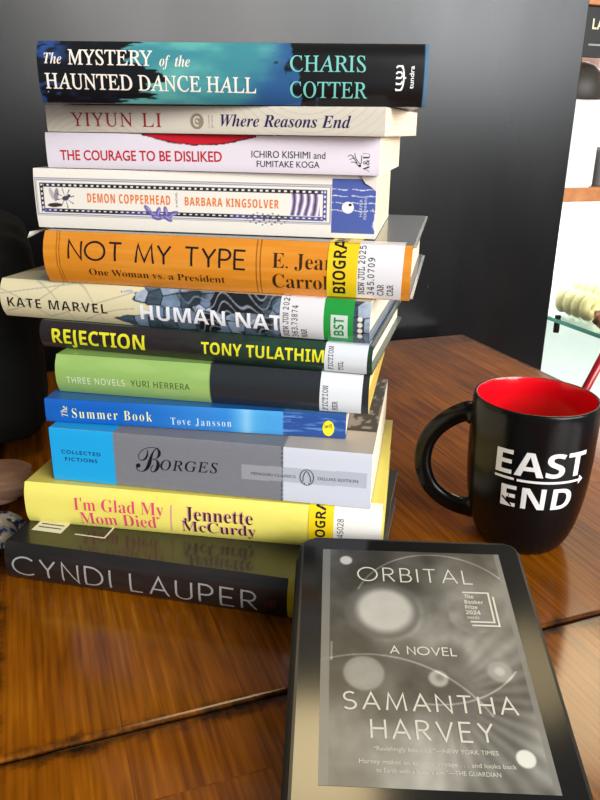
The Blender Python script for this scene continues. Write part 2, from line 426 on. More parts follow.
# --- Yiyun Li
def p_yiyun(u, v):
    c = solid(u.shape, (226, 217, 201))
    r = np.hypot((u-3.2), (v+1.1)*1.6); r2 = np.hypot(u-16.5, (v-2.8)*1.5)
    ln = np.maximum(sstep(.82, .98, np.sin(r*13))*sstep(6, 3, r), sstep(.82, .98, np.sin(r2*13))*sstep(7, 3.5, r2))
    return mix(c, (200, 190, 172), ln*.6)
b = Book('paperback_book', 'thin cream paperback with red author name and navy italic title on spine', -15.78, 48.23, -15.56, 20.97, 13.21, 1.51, 27.1, p_yiyun, hard=False, b=.05, n=6, e0=.03, topc=(222, 212, 196), pages=(246, 226, 196))
b.text('author_lettering', [('YIYUN LI', 'roman', 1.69, .34, 7.72, .34, .76, {'track': 1.15})], INK('crimson', (165, 52, 58)))
b.text('title_lettering', [('Where Reasons End', 'itb', 11.42, .43, 19.08, .41, .63)], INK('navy', (44, 36, 88)))
strokes('publisher_mark', [arc(9.97, .68, .2, .24, 40, 300, 12), [(9.9, .75), (10.05, .62)]], .1, b.on(.02), INK('cream', (226, 217, 201)), b.root, fills=[arc(9.97, .68, .41, .42, 0, 354, 30)][:0])
strokes('publisher_seal', [], .1, b.on(.012), INK('taupe', (158, 143, 122)), b.root, fills=[arc(9.97, .68, .42, .43, 0, 350, 30)])
b.text('imprint_lettering', [up('a novel', 'sans', 10.75, .35, 1.0, .1), up('press', 'sans', 10.95, .35, 1.0, .1)], INK('taupe', (158, 143, 122)))

# --- Courage
def p_courage(u, v):
    c = solid(u.shape, (235, 227, 236))
    d = (2.06-v)-.56*np.clip(1-((u-9.9)/3.6)**2, 0, None)-.03
    rag = (fbm(u*3, v*6, 4)-.5)*.1
    ins = np.abs(u-9.9) < 3.55
    c = mix(c, (64, 12, 18), np.where(ins, sstep(.04, -.01, d+rag*1.4), 0))
    return mix(c, (205, 28, 44), np.where(ins, sstep(.02, -.03, d+.05+rag), 0))
b = Book('paperback_book', 'white paperback with red capitals title and red dome printed on spine', -15.9, 48.01, -11.91, 20.67, 12.88, 2.06, 24.99, p_courage, hard=False, b=.07, n=5, e0=.04, topc=(238, 232, 236), pages=(248, 228, 198))
red = INK('red', (200, 34, 50))
b.text('title_lettering', [('THE COURAGE TO BE DISLIKED', 'sansb', .93, .47, 11.36, .57, .58)], red)
b.text('author_lettering', [('ICHIRO KISHIMI and', 'sans', 13.17, .85, 17.55, .85, .38), ('FUMITAKE KOGA', 'sans', 13.48, .33, 17.22, .35, .35)], BLACK)
b.text('publisher_lettering', [up('A&U', 'serif', 20.1, .2, 1.24, .36)], BLACK)
strokes('publisher_mark', [spline([(18.85, 1.0), (19.05, 1.1), (19.3, .8)], 4), spline([(18.95, .85), (19.2, .92), (19.4, .66)], 4), spline([(19.05, .72), (19.3, .7), (19.5, .5)], 4), spline([(19.25, 1.2), (19.3, .95), (19.6, .62), (19.65, 1.1)], 4)], .035, b.on(), BLACK, b.root, fills=[arc(19.56, .52, .08, .07, 0, 340, 10)])

# --- Demon Copperhead
def p_demon(u, v):
    c = solid(u.shape, (240, 234, 222))
    def inr(a0, a1, b0, b1): return (u > a0) & (u < a1) & (v > b0) & (v < b1)
    ink = mix(solid(u.shape, (40, 38, 48)), (84, 84, 150), sstep(.38, .62, fbm(u*.42, v*.5, 9)))
    for k in ((.06, 18.95, .74, 3.06), (.16, 18.85, .84, 2.96)):
        e = inr(*k) & ~inr(k[0]+.05, k[1]-.05, k[2]+.05, k[3]-.05); c[e] = (150, 148, 166)
    band = inr(.36, 18.62, .98, 2.76) & ~inr(.62, 18.36, 1.22, 2.52); c[band] = ink[band]
    vert = (u < .62) | (u > 18.36)
    dot = np.where(vert, (np.abs((v*3.6) % 1-.5) < .24) & (np.abs(np.where(u < 9, u-.49, u-18.49)) < .05), (np.abs((u*2.7) % 1-.5) < .22) & (np.abs(np.where(v < 1.8, v-1.1, v-2.64)) < .045))
    c[band & dot] = (232, 228, 226)
    pic = inr(16.4, 18.2, 1.24, 2.5)
    fold = np.sin(u*15+1.6*np.sin(v*2.2)+3*fbm(u*2, v*.8, 2)); pc = mix(mix(solid(u.shape, (146, 130, 176)), (236, 230, 238), sstep(-.1, .8, fold)), (84, 70, 78), sstep(-.55, -.95, fold))
    c[pic] = pc[pic]
    # lace ornament under the author's name
    lace = np.exp(-(((u-14.9)/1.5)**2+((v-.98)/.42)**2)**2)*(np.sin(u*17+5*fbm(u*2, v*3, 6))*np.sin(v*19+u*4)); c = mix(c, (110, 106, 122), sstep(.25, .5, lace))
    # purple blossoms on the lower border
    for cx, cy, a in ((7.45, 1.32, 2.3), (7.8, 1.02, 2.7), (8.1, 1.18, 1.2), (8.35, .92, .2), (8.6, 1.22, 1.7), (8.85, .98, .7), (9.1, 1.12, .3), (8.0, .84, 3.0), (8.7, .82, 2.6)):
        du, dv = (u-cx)*math.cos(a)+(v-cy)*math.sin(a), -(u-cx)*math.sin(a)+(v-cy)*math.cos(a)
        p = (du/.34)**2+(dv/.15)**2; c = mix(c, (98, 90, 160), sstep(1.1, .8, p)*.9); c = mix(c, (176, 170, 216), sstep(.7, .1, p)*sstep(.25, -.3, dv/.15))
    # insects
    for cx, cy, a, l, w, k in ((1.15, 2.1, 1.9, .38, .14, (190, 180, 180)), (1.45, 2.05, 1.35, .42, .15, (150, 142, 150)), (1.3, 1.42, .05, .5, .13, (56, 52, 50)), (2.05, 1.85, .25, .24, .15, (70, 66, 88)), (2.3, 2.0, .4, .12, .1, (60, 56, 80))):
        du, dv = (u-cx)*math.cos(a)+(v-cy)*math.sin(a), -(u-cx)*math.sin(a)+(v-cy)*math.cos(a)
        c = mix(c, k, sstep(1.1, .8, (du/l)**2+(dv/w)**2))
    ang = np.arctan2(v-1.85, u-2.05); rr = np.hypot(u-2.05, v-1.85)
    c = mix(c, (70, 66, 80), ((np.abs((ang*1.5/math.pi*2.6+.2) % 1-.5) < .07) & (rr < .62) & (rr > .2)).astype(float))
    blue = inr(18.9, 21.47, .3, 3.42); c[blue] = (78, 96, 166)
    for k in (2.82, 2.45, 2.06, 1.62):
        e = blue & (np.abs(v-k-.03*np.sin(u*6)) < .022) & (fbm(u*4, v, int(k*10)) > .36); c[e] = (210, 212, 226)
    c = mix(c, (238, 232, 224), np.where(u > 21.3, sstep(.62, .75, fbm(u*6, v*3, 14)), 0))
    return c
b = Book('paperback_book', 'thick worn cream paperback with orange title in a patterned frame and blue block on spine', -16.91, 48.05, -9.67, 21.54, 13.27, 3.62, 21.32, p_demon, hard=False, b=.12, n=4, e0=.07, topc=(238, 232, 220), pages=(240, 222, 190), res=.035)
orange = INK('orange', (236, 124, 44))
b.text('title_lettering', [('DEMON COPPERHEAD', 'bold', 3.53, 1.64, 8.94, 1.64, .55, {'track': 1.18})], orange)
b.text('author_lettering', [('BARBARA KINGSOLVER', 'bold', 9.87, 1.64, 15.72, 1.62, .5, {'track': 1.18})], orange)
b.text('subtitle_lettering', [up('A NOVEL', 'sans', 9.4, 1.5, 2.4, .12)], INK('grey', (90, 88, 96)))
strokes('publisher_mark', [], .1, b.on(), WHITE, b.root, cut=(1, .16), fills=[arc(19.87, 1.8, .36, .34, 0, 350, 24)])
strokes('publisher_mark_dot', [], .1, b.on(.02), BLACK, b.root, fills=[arc(20.0, 1.96, .1, .08, 0, 340, 12)])
b.text('publisher_lettering', [up('HARPER', 'sans', 20.72, 1.3, 2.3, .16), up('PERENNIAL', 'sans', 20.98, 1.15, 2.42, .16)], INK('pale blue', (205, 210, 232)))
# torn, curled corner of the cover
bm = bmesh.new()
q = [(20.55, -.05, 3.62), (21.5, -.05, 3.62), (21.5, -.06, 2.75), (21.2, -.09, 3.0), (20.85, -.11, 3.2)]
bm.faces.new([bm.verts.new(Vector(p)*S) for p in q]); from_bm('torn_corner', bm, principled('torn paper', (214, 206, 196), rough=.8), b.root, recalc=False)

# --- Not My Type
def p_notmy(u, v):
    c = mix(solid(u.shape, (221, 138, 36)), (232, 156, 60), sstep(.4, .7, fbm(u*.3, v*4, 3))*.5)
    for a in (.9, 1.08): c[np.abs(u-a-.03*(2-v)) < .03] = (150, 84, 14)
    for a in (13.83, 14.07): c[(np.abs(u-a) < .03)] = (120, 66, 18)
    return c
b = Book('library_book', 'orange hardcover in clear sleeve with thin black title and yellow library label', -16.2, 46.82, -11.29, 22.95, 16.41, 3.21, 18.05, p_notmy, b=.55, n=2.2, e0=.2, rough=.3, coat=.6,
         topc=(74, 76, 78), botc=(60, 60, 62), pages=(226, 214, 196), res=.06)
b.text('title_lettering', [('NOT MY TYPE', 'hair', 1.66, 1.56, 13.13, 1.41, 1.2, {'w': .1, 'gap': .2})], BLACK)
b.text('subtitle_lettering', [('One Woman vs. a President', 'serif', 2.99, .62, 11.83, .55, .42)], INK('brown black', (52, 32, 12)))
b.text('author_lettering', [('E. Jean', 'serif', 14.8, 1.66, 18.55, 1.66, .86), ('Carroll', 'serif', 14.8, .44, 18.5, .46, .85)], INK('brown black', (52, 32, 12)))
b.sticker('subject_label', 18.04, 19.82, .06, 5.2, (242, 206, 30), .03, [('label_lettering', [up('BIOGRAPHY', 'bold', 19.18, .28, 5.1, .74)], BLACK)], label='yellow subject label with black capitals')
b.sticker('call_number_label', 19.82, 22.42, .05, 4.2, (232, 230, 232), .03, [('label_lettering', [up('NEW JUL 2025', 'mono', 20.3, .28, 3.12, .36), up('345.0709', 'mono', 20.86, .28, 2.5, .36), up('CAR', 'mono', 21.42, .28, .98, .36), up('CAR', 'mono', 21.98, .28, .98, .36)], INK('type grey', (62, 60, 62)))], label='white call number label')
# clear plastic sleeve: loose flap at the left end, folded edge at the right end
film = principled('clear film', (225, 228, 224), rough=.12, trans=.55, ior=1.3, coat=.6)
bm = bmesh.new(); n_ = 8; gridv = []
for k in range(n_+1):
    t = k/n_; row = []
    for q in range(5):
        e = q/4; w_ = 1.0+(9.0-1.0)*e*(1-t)+.35*t*e; u_ = .05-1.85*t; z_ = 3.2-.62*t**1.3*(1-.5*e)+.05*math.sin(5*t+2*e)
        row.append(bm.verts.new(Vector((u_, w_, z_))*S))
    gridv.append(row)
for A, B in zip(gridv, gridv[1:]):
    for q in range(4): bm.faces.new((A[q], A[q+1], B[q+1], B[q]))
o = from_bm('sleeve_flap', bm, principled('cloudy film', (205, 203, 192), rough=.25, coat=.5), b.root, smooth=True); o['label'] = 'loose whitish corner of the clear sleeve'
bm = bmesh.new(); box(bm, 22.95, 23.12, .3, 16.3, .1, .2); box(bm, 22.95, 23.15, .4, 16.3, 3.05, 3.2, .03); from_bm('sleeve_edge', bm, film, b.root)

# --- Kate Marvel, Human Nature
def p_kate(u, v):
    c = solid(u.shape, (228, 217, 176))
    lines = 1e9
    for (a0, b0, a1, b1, cv) in ((0, 1.9, 3.5, .2, .2), (.3, .4, 4.6, 2.5, -.3), (2.6, 2.5, 5.2, .1, .4), (3.4, .2, 9.5, 2.2, 0), (5.6, 2.5, 7.3, .2, .5), (0, 1.6, 5.5, 2.5, 0), (6, .2, 9.6, 1.2, .2)):
        t = np.clip((u-a0)/(a1-a0), 0, 1); y = b0+(b1-b0)*t+cv*np.sin(t*math.pi)
        sl = math.hypot(1, (b1-b0)/(a1-a0)); lines = np.minimum(lines, np.where((u > a0) & (u < a1), np.abs(v-y)/sl, 9))
    c = mix(c, (176, 168, 148), sstep(.05, .02, lines)*.8)
    # stones and dark river lines
    pu, pv = u*.95, v*1.25
    F1 = np.full(u.shape, 9.); F2 = np.full(u.shape, 9.); ID = np.zeros(u.shape)
    ci, cj = np.floor(pu), np.floor(pv)
    for di in (-1, 0, 1):
        for dj in (-1, 0, 1):
            a, b2 = ci+di, cj+dj
            rx = vnoise(a*7.13+.5, b2*3.7+.5, 4); ry = vnoise(a*5.31+.5, b2*9.1+.5, 6)
            d = np.hypot(pu-a-rx, pv-b2-ry); nw = d < F1
            F2 = np.where(nw, F1, np.minimum(F2, d)); ID = np.where(nw, vnoise(a*3.3+.5, b2*4.7+.5, 12), ID); F1 = np.where(nw, d, F1)
    st = mix(mix(solid(u.shape, (66, 82, 98)), (112, 132, 156), sstep(.3, .5, ID)), (172, 186, 204), sstep(.55, .75, ID))
    st = st*(.82+.36*fbm(u*2, v*4, 3))[..., None]
    st = mix(st, (30, 36, 44), sstep(.1, .03, F2-F1))
    dark = sstep(.45, .75, fbm(u*.6, v*.9, 44))*sstep(10, 12, u)
    riv = np.sin((v*2.2+1.1*np.sin(u*1.5)+.6*np.sin(u*3.7+v*2))*5.)
    rv = mix(solid(u.shape, (24, 28, 32)), (136, 142, 150), sstep(.72, .95, riv))
    st = mix(st, rv, np.maximum(sstep(13.4, 14, u)*sstep(18.9, 18.3, u)*sstep(.42, .5, fbm(u*.7+3, v*1.1, 5)), dark*.6))
    edge = 9.6+1.6*(fbm(u*.6, v*2.2, 15)-.5)*2-1.2*np.exp(-((v-.55)/.35)**2)-.4*np.sin(v*4)
    c = mix(c, st, sstep(-.05, .1, u-edge))
    for vv in (1.55, 1.2, .85, .5): c = mix(c, (235, 230, 214), sstep(.17, .13, np.hypot(u-23.95, v-vv)))
    return c
b = Book('library_book', 'cream hardcover with slate-blue stone artwork and green genre label on spine', -19.75, 47.95, -13.72, 24.53, 16., 2.52, 15.48, p_kate, b=.5, n=2.3, e0=.2, rough=.28, coat=.6,
         topc=(214, 202, 160), botc=(70, 96, 128), pages=(238, 224, 200), top=lambda u, w: mix(solid(u.shape, (220, 208, 166)), (128, 92, 52), sstep(.5, .56, fbm(u*.5, w*.35, 6))*sstep(2, 4, w)), res=.05)
b.text('author_lettering', [('KATE MARVEL', 'semi', .52, .76, 7.69, .73, .62, {'track': 1.15})], BLACK)
b.text('title_lettering', [('HUMAN NATURE', 'bold', 9.96, .54, 22.1, .46, .96)], INK('bright white', (242, 242, 246)))
b.sticker('call_number_label', 19.08, 21.76, .05, 3.2, (230, 228, 230), 0, [('label_lettering', [up('NEW JUN 2025', 'mono', 19.62, .12, 2.72, .34), up('363.73874', 'mono', 20.18, .12, 2.1, .34), up('MAR', 'mono', 20.74, .12, .72, .34)], INK('type grey', (62, 60, 62)))], label='white call number label')
st = b.sticker('genre_label', 21.76, 23.55, .04, 3.0, (34, 152, 62), 0, label='green genre label')
o = sheet('label_panel', lambda u, v: b.at(u, v, .034), lambda u, v: solid(u.shape, (206, 218, 210)), (22.2, 23.22), (.3, 1.72), 6, 20, principled('label panel', (206, 218, 210), rough=.4), st)
lettering('label_lettering', [up('BST', 'bold', 23.0, .45, 1.58, .6)], b.on(.044), INK('label green', (26, 140, 58)), st, cut=(1, .16))

# --- Rejection
def p_reject(u, v):
    c = mix(solid(u.shape, (46, 38, 40)), (36, 68, 50), sstep(8, 17, u+1.5*(fbm(u*.5, v*2, 2)-.5)))
    return mix(c, (26, 24, 26), sstep(.45, .75, fbm(u*1.2, v*3, 9))*.35)
b = Book('library_book', 'dark hardcover fading to green with bold yellow lettering on spine', -17.1, 47.02, -13.96, 22.02, 14.5, 1.78, 13.66, p_reject, b=.4, n=2.4, e0=.15, rough=.3, coat=.6, topc=(44, 66, 54), pages=(244, 232, 208))
yel = INK('yellow', (232, 226, 46))
b.text('title_lettering', [('REJECTION', 'bold', .89, .4, 7.46, .42, .96)], yel)
b.text('author_lettering', [('TONY TULATHIMUTTE', 'bold', 11.3, .54, 21.5, .67, .76)], yel)
b.sticker('call_number_label', 19.12, 21.7, .06, 3.0, (226, 230, 234), .03, [('label_lettering', [up('FICTION', 'mono', 19.68, .22, 1.66, .3), up('TUL', 'mono', 20.3, .22, .82, .3)], INK('type grey', (62, 60, 62)))], label='white fiction label')

# --- Three Novels
def p_three(u, v):
    c = solid(u.shape, (150, 186, 102)); c = mix(c, (166, 196, 116), sstep(.4, .7, fbm(u*.4, v*2, 3))*.5)
    return mix(c, (40, 44, 48), sstep(10.33, 10.39, u))
b = Book('library_book', 'hardcover with half green and half charcoal spine in the middle of the pile', -15.81, 45.46, -10.13, 20.3, 13.5, 2.56, 11.05, p_three, b=.42, n=2.4, e0=.15, rough=.32, coat=.5, topc=(140, 176, 96), botc=(206, 176, 74), pages=(238, 214, 150),
         top=lambda u, w: mix(solid(u.shape, (148, 184, 100)), (40, 44, 48), sstep(10.33, 10.39, u)))
b.text('title_lettering', [('THREE NOVELS', 'msans', .74, .74, 4.73, .81, .44, {'track': 1.2})], INK('pale', (226, 234, 212)))
b.text('author_lettering', [('YURI HERRERA', 'msans', 5.16, .85, 9.06, .88, .41, {'track': 1.15})], INK('olive', (62, 78, 46)))
b.sticker('call_number_label', 17.28, 19.85, .06, 3.6, (226, 230, 234), .03, [('label_lettering', [up('FICTION', 'mono', 17.82, .18, 1.84, .32), up('HER', 'mono', 18.42, .18, .86, .32)], INK('type grey', (62, 60, 62)))], label='white fiction label')

# --- The Summer Book
def p_summer(u, v):
    c = mix(solid(u.shape, (22, 96, 186)), (52, 132, 208), sstep(4, 12, u)); c = mix(c, (84, 168, 222), sstep(11.8, 13, u+.4*(fbm(u, v*2, 4)-.5)))
    c = mix(c, (140, 196, 232), np.exp(-((u-13.2)/.35)**2)*.8); c = mix(c, (70, 156, 216), sstep(13.5, 14.6, u)*.8)
    sea = mix(solid(u.shape, (40, 78, 148)), (92, 136, 196), sstep(.5, .75, fbm(u*1.1, v*11, 8)))
    return mix(c, sea, sstep(15.45, 15.55, u))
b = Book('paperback_book', 'thin blue paperback with cream serif title on spine, sea photograph at its end', -16.42, 44.25, -6.76, 19.41, 12.9, 1.57, 9.44, p_summer, hard=False, b=.08, n=4, e0=.05, rough=.34, coat=.3, topc=(28, 88, 150), pages=(240, 220, 190),
         top=lambda u, w: mix(solid(u.shape, (26, 92, 158)), (70, 120, 170), sstep(15.4, 15.6, u)))
b.text('title_lettering', [up('The', 'it', 1.5, .42, 1.14, .4), ('Summer Book', 'serif', 1.8, .36, 7.1, .42, .64, {'track': 1.25})], INK('butter', (240, 236, 168)))
b.text('author_lettering', [('Tove Jansson', 'serif', 8.32, .3, 12.22, .38, .48, {'track': 1.3})], INK('ice', (206, 228, 240)))
strokes('publisher_seal', [], .1, b.on(), INK('seal yellow', (244, 226, 40)), b.root, cut=(1, .16), fills=[arc(18.33, .66, .36, .52, 0, 350, 28)])
lettering('publisher_lettering', [('Sort Of', 'itb', 18.1, .66, 18.58, .74, .24)], b.on(.022), BLACK, b.root, cut=(1, .16))

# --- Borges
def p_borges(u, v):
    c = solid(u.shape, (124, 126, 133)); c = c*(.96+.08*fbm(u*8, v*30, 2))[..., None]
    c = mix(c, (28, 168, 232), sstep(4.34, 4.28, u+.0*v)); c = mix(c, (208, 212, 224), sstep(15.24, 15.28, u))
    seam = (np.abs(u-15.2) < .045) & (((v*3.2) % 1) < .7); c[seam] = (66, 66, 72)
    bd = (u > 12.65) & (u < 20.4) & (v > 1.28+.012*(u-12.65)) & (v < 2.28+.012*(u-12.65))
    c[bd & (u < 15.2)] = (152, 154, 160); c[bd & (u > 15.25)] = (182, 186, 196)
    return c
def t_borges(u, w):
    c = mix(solid(u.shape, (122, 120, 122)), (24, 156, 214), sstep(4.34, 4.28, u)); c = mix(c, (186, 176, 164), sstep(15.2, 15.3, u))
    ph = (u > 15.6) & (w > 3.4); c[ph] = (150, 142, 132)
    c[ph & (w < 3.9)] = (52, 48, 44)
    c[ph & (u > 18.9) & (fbm(u*3, w*1.3, 3) > .4)] = (74, 70, 66); c[ph & (np.abs(u-17.4) < .08)] = (104, 98, 92)
    return c
b = Book('paperback_book', 'thick grey paperback with bright blue end and script title on spine', -16.01, 43.35, -9.73, 20.67, 14.31, 3.65, 5.73, p_borges, hard=False, b=.04, n=8, e0=.02, rough=.5, topc=(150, 146, 142), pages=(240, 228, 200), top=t_borges)
b.text('title_lettering', [('\u212c', 'sans', 5.76, 1.14, 7.5, 1.2, 1.62), ('ORGES', 'it', 7.38, 1.38, 11.15, 1.5, .7, {'track': 1.15})], BLACK)
dk = INK('dark blue', (16, 40, 66))
b.text('subtitle_lettering', [('COLLECTED', 'sansb', .73, 1.93, 3.4, 1.94, .25, {'track': 1.3}), ('FICTIONS', 'sansb', .95, 1.43, 3.15, 1.45, .25, {'track': 1.3})], dk)
gy = INK('slate', (84, 88, 98))
b.text('publisher_lettering', [('PENGUIN CLASSICS', 'sans', 13.27, 1.62, 16.05, 1.65, .19), ('DELUXE EDITION', 'sans', 17.42, 1.66, 19.87, 1.7, .19)], gy)
strokes('publisher_mark', [arc(16.74, 1.76, .42, .52, 0, 360, 30), spline([(16.62, 2.08), (16.52, 1.8), (16.5, 1.45)], 4), spline([(16.8, 2.12), (16.95, 1.8), (16.98, 1.45)], 4), spline([(16.62, 2.08), (16.7, 2.16), (16.8, 2.12)], 4), [(16.62, 1.4), (16.58, 1.3)], [(16.86, 1.4), (16.9, 1.3)]], .06, b.on(), gy, b.root)

# --- I'm Glad My Mom Died
b = Book('library_book', 'yellow hardcover with pink and plum lettering, second from the bottom of the pile', -17.89, 42.99, -8.39, 23.35, 15.4, 2.9, 2.75, lambda u, v: mix(solid(u.shape, (240, 228, 112)), (232, 216, 92), sstep(.4, .7, fbm(u*.5, v*1.2, 3))*.5),
         b=.34, n=3., e0=.15, rough=.32, coat=.45, topc=(222, 206, 96), pages=(240, 222, 150))
pink = INK('pink', (226, 70, 112)); plum = INK('plum', (62, 34, 52)); pkl = INK('light pink', (232, 150, 160))
b.text('title_lettering', [("I'm Glad My", 'serif', 3.39, 1.3, 9.44, 1.42, .86), ('Mom Died', 'serif', 3.74, .26, 8.92, .42, .9)], pink)
strokes('title_rule', [[(9.9, .32), (9.96, 2.22)]], .09, b.on(), pkl, b.root, cut=(1, .16))
lettering('author_shadow', [('Jennette', 'serif', 10.73, 1.32, 15.17, 1.36, .92), ('McCurdy', 'serif', 10.54, .44, 15.36, .5, .8)], b.on(.01), pkl, b.root, cut=(1, .16))
b.text('author_lettering', [('Jennette', 'serif', 10.8, 1.28, 15.24, 1.32, .92), ('McCurdy', 'serif', 10.61, .4, 15.43, .46, .8)], plum)
b.sticker('subject_label', 18.75, 20.3, .04, 4.6, (246, 212, 28), 0, [('label_lettering', [up('BIOGRAPHY', 'bold', 19.8, .05, 4.95, .62)], BLACK)], label='yellow subject label with black capitals')
b.sticker('call_number_label', 20.3, 23.25, .04, 3.8, (244, 240, 232), 0, [('label_lettering', [up('791.45028', 'msans', 20.92, .1, 2.3, .38)], INK('type grey', (62, 60, 62)))], label='white call number label')
bm = bmesh.new()
for k in range(3):
    vv = [bm.verts.new(Vector(p)*S) for p in ((-.02, .1+.3*k, 2.9-1.1*k), (-.22, .3, 2.6-1.1*k), (-.02, .6, 2.2-1.1*k), (.3, .0, 2.4-1.1*k))]; bm.faces.new(vv)
from_bm('sleeve_crease', bm, principled('crumpled sleeve', (236, 224, 120), rough=.25, coat=.6), b.root)

# --- Cyndi Lauper
b = Book('library_book', 'black hardcover with thin silver capitals, at the bottom of the pile', -18.56, 40.46, -12.05, 23.32, 16.47, 2.7, 0.02, lambda u, v: mix(solid(u.shape, (33, 30, 30)), (44, 37, 35), sstep(.4, .7, fbm(u*.5, v*3, 3))*.6),
         b=.4, n=2.8, e0=.18, rough=.36, coat=.45, topc=(34, 34, 32), botc=(44, 42, 40), pages=(196, 184, 160))
b.text('title_lettering', [('CYNDI LAUPER', 'hair', .46, .52, 16.6, .36, 1.42, {'w': .08, 'gap': .3})], principled('silver ink', (176, 176, 176), rough=.35, metal=.2))
b.text('subtitle_lettering', [('off', 'it', 17.0, .9, 17.9, .92, .46)], INK('dark red', (120, 34, 26)))
b.sticker('subject_label', 18.42, 20.4, .04, 2.75, (236, 210, 40), 0, label='yellow subject label')
def flat(name, pts, m, z=None):
    bm = bmesh.new(); bm.faces.new([bm.verts.new(Vector((x, y, (z or 2.7)+.02))*S) for x, y in pts]); return from_bm(name, bm, m, b.root)
cr = principled('cream label', (222, 216, 196), rough=.4, coat=.4)
flat('cover_label', [(.85, 1.7), (2.95, 1.7), (2.95, 4.6), (.85, 4.6)], cr)['label'] = 'cream library label'
bm = bmesh.new(); V, F = [], []; ribbon(V, F, [(3.86, 1.85), (5.93, 1.85), (5.93, 4.2)], .13)
vs = [bm.verts.new(Vector((p[0], p[1], 2.722))*S) for p in V]
for f in F: bm.faces.new([vs[k] for k in f])
from_bm('cover_rule', bm, cr, b.root)
bm = bmesh.new(); V, F = [], []
for k in range(5): ribbon(V, F, [(1.1, 2.2+k*.4), (2.7, 2.2+k*.4)], .12)
vs = [bm.verts.new(Vector((p[0], p[1], 2.73))*S) for p in V]
for f in F: bm.faces.new([vs[k] for k in f])
from_bm('label_print', bm, INK('type grey', (62, 60, 62)), b.root)

# ------------------------------------------------------------------ e-reader
KW, KL, KT = 12.46, 17.42, 1.5
o3 = np.array([.26, 37.87, 4.89]); ky, kt = math.radians(-2.03), math.radians(11.32)
Rk = Matrix.Rotation(ky, 3, 'Z') @ Matrix.Rotation(kt, 3, 'X')
base = Vector(o3)-Rk @ Vector((0, KL, 0))-Rk @ Vector((0, 0, KT))
kr = empty('e_reader', W(*base), Rk.to_euler(), 'black e-reader leaning on the bottom book and showing a grey cover page', 'e-reader')
def kpt(a, b2, off=0.): return (a, KL-b2, KT+off)
bm = bmesh.new(); rslab(bm, 0, KW, 0, KL, .7, KT, .75, 8, .12); from_bm('body', bm, principled('soft black plastic', (30, 30, 31), rough=.34, spec=.5), kr)
bm = bmesh.new(); rslab(bm, -.16, KW+.12, -.1, KL+.12, .32, 1.22, .8, 8, .1); from_bm('case_shell', bm, principled('case black', (24, 24, 25), rough=.55), kr)
bm = bmesh.new(); rslab(bm, -.34, KW+.1, -.02, KL+.1, 0, .3, .8, 8, .08); from_bm('case_cover', bm, principled('case cover', (32, 31, 30), rough=.6), kr)
bm = bmesh.new(); rslab(bm, .14, KW-.14, .14, KL-.14, KT-.02, KT+.012, .62, 8); from_bm('bezel', bm, principled('bezel glass', (22, 22, 22), rough=.13), kr)
def p_screen(a, y):
    bb = KL-y
    g = 86+80*(fbm(a*.35, bb*.3, 3)-.5)*1.7+30*(fbm(a*1.1, bb*1.1, 8)-.5)
    g = g+34*np.exp(-(((a-8.2)/2.)**2+((bb-8.)/1.7)**2))+22*sstep(9, 14, bb)
    g = g-26*np.exp(-(((a-9.3)/2.2)**2+((bb-2.2)/1.4)**2))
    ang = np.arctan2(bb-10.5, a-6.9); g = g+12*np.sin(ang*34)*sstep(1.2, 3, np.hypot(a-6.9, bb-10.5))*sstep(2.2, .4, np.abs(ang-.35))
    for k in (1.4, 1.9): g = g+16*sstep(.35, 0, np.abs(np.hypot(a-4.48, bb-5.45)-k))
    def disc(cx, cy, r, val, soft=.12, k=1.):
        nonlocal g
        t = sstep(r+soft, r-soft, np.hypot(a-cx, bb-cy))*k; g = g*(1-t)+(val if np.isscalar(val) else val)*t
    disc(4.48, 5.45, 1.85, 84, .15, .8); disc(4.52, 5.42, 1.45, 168+14*(fbm(a*2, bb*2, 5)-.5), .3)
    disc(9.05, 5.6, 1.22, 82+60*fbm(a*1.6, bb*1.6, 15), .08, .85); disc(3.3, 9.4, .98, 128+30*(fbm(a*2, bb*2, 25)-.5), .1, .9); disc(3.3, 9.4, .8, 142, .2, .4)
    disc(6.83, 9.57, .46, 150, .1); disc(6.9, 9.5, .2, 112, .15); disc(9.82, 9.04, .6, 146, .12, .8); disc(9.82, 9.04, .25, 176, .12, .8)
    disc(7.6, 8.2, .75, 66, .5, .7)
    for cx, cy, r, m_ in ((3.6, 14.6, 6.3, 1), (7.4, 5.8, 4.6, 2), (6.6, 6., 5.0, 3)):
        d = np.abs(np.hypot(a-cx, bb-cy)-r); w = sstep(.07, .02, d)
        ok = {1: (bb < 11.5), 2: (bb < 4), 3: (bb > 9) & (a > 6)}[m_]; g = g+60*w*ok
    lines = (np.abs(a-1.75) < .04) & (bb > 7.6) & (bb < 8.75); g = g+60*lines
    disc(2.54, 1.83, .34, 176, .06); disc(10.1, 13.5, .42, 206, .05)
    side = (a < 1.65) | (a > 10.95); g = np.where(side, 96+.15*g, g)
    g = np.clip(g, 40, 230)
    return np.stack([g*1.0, g*.995, g*.955], -1)
sheet('screen', lambda u, v: (u, v, KT+.024), p_screen, (1.22, 11.24), (KL-15.05, KL-.98), 200, 280, printed('e-ink screen', .34, .12, .25), kr)
kf = lambda a, nb: kpt(a, -nb, .04)
ki = INK('e-ink white', (196, 194, 182), .5)
lettering('title_lettering', [('ORBITAL', 'hair', 3.14, -3.41, 9.43, -3.41, 1.08, {'w': .075, 'gap': .32})], kf, ki, kr)
lettering('subtitle_lettering', [('A NOVEL', 'hair', 4.62, -8.25, 7.89, -8.25, .52, {'w': .12, 'gap': .24})], kf, ki, kr)
lettering('author_lettering', [('SAMANTHA', 'hair', 2.29, -11.44, 10.27, -11.44, .98, {'w': .095, 'gap': .32}), ('HARVEY', 'hair', 3.49, -12.86, 8.95, -12.86, 1.02, {'w': .095, 'gap': .32})], kf, ki, kr)
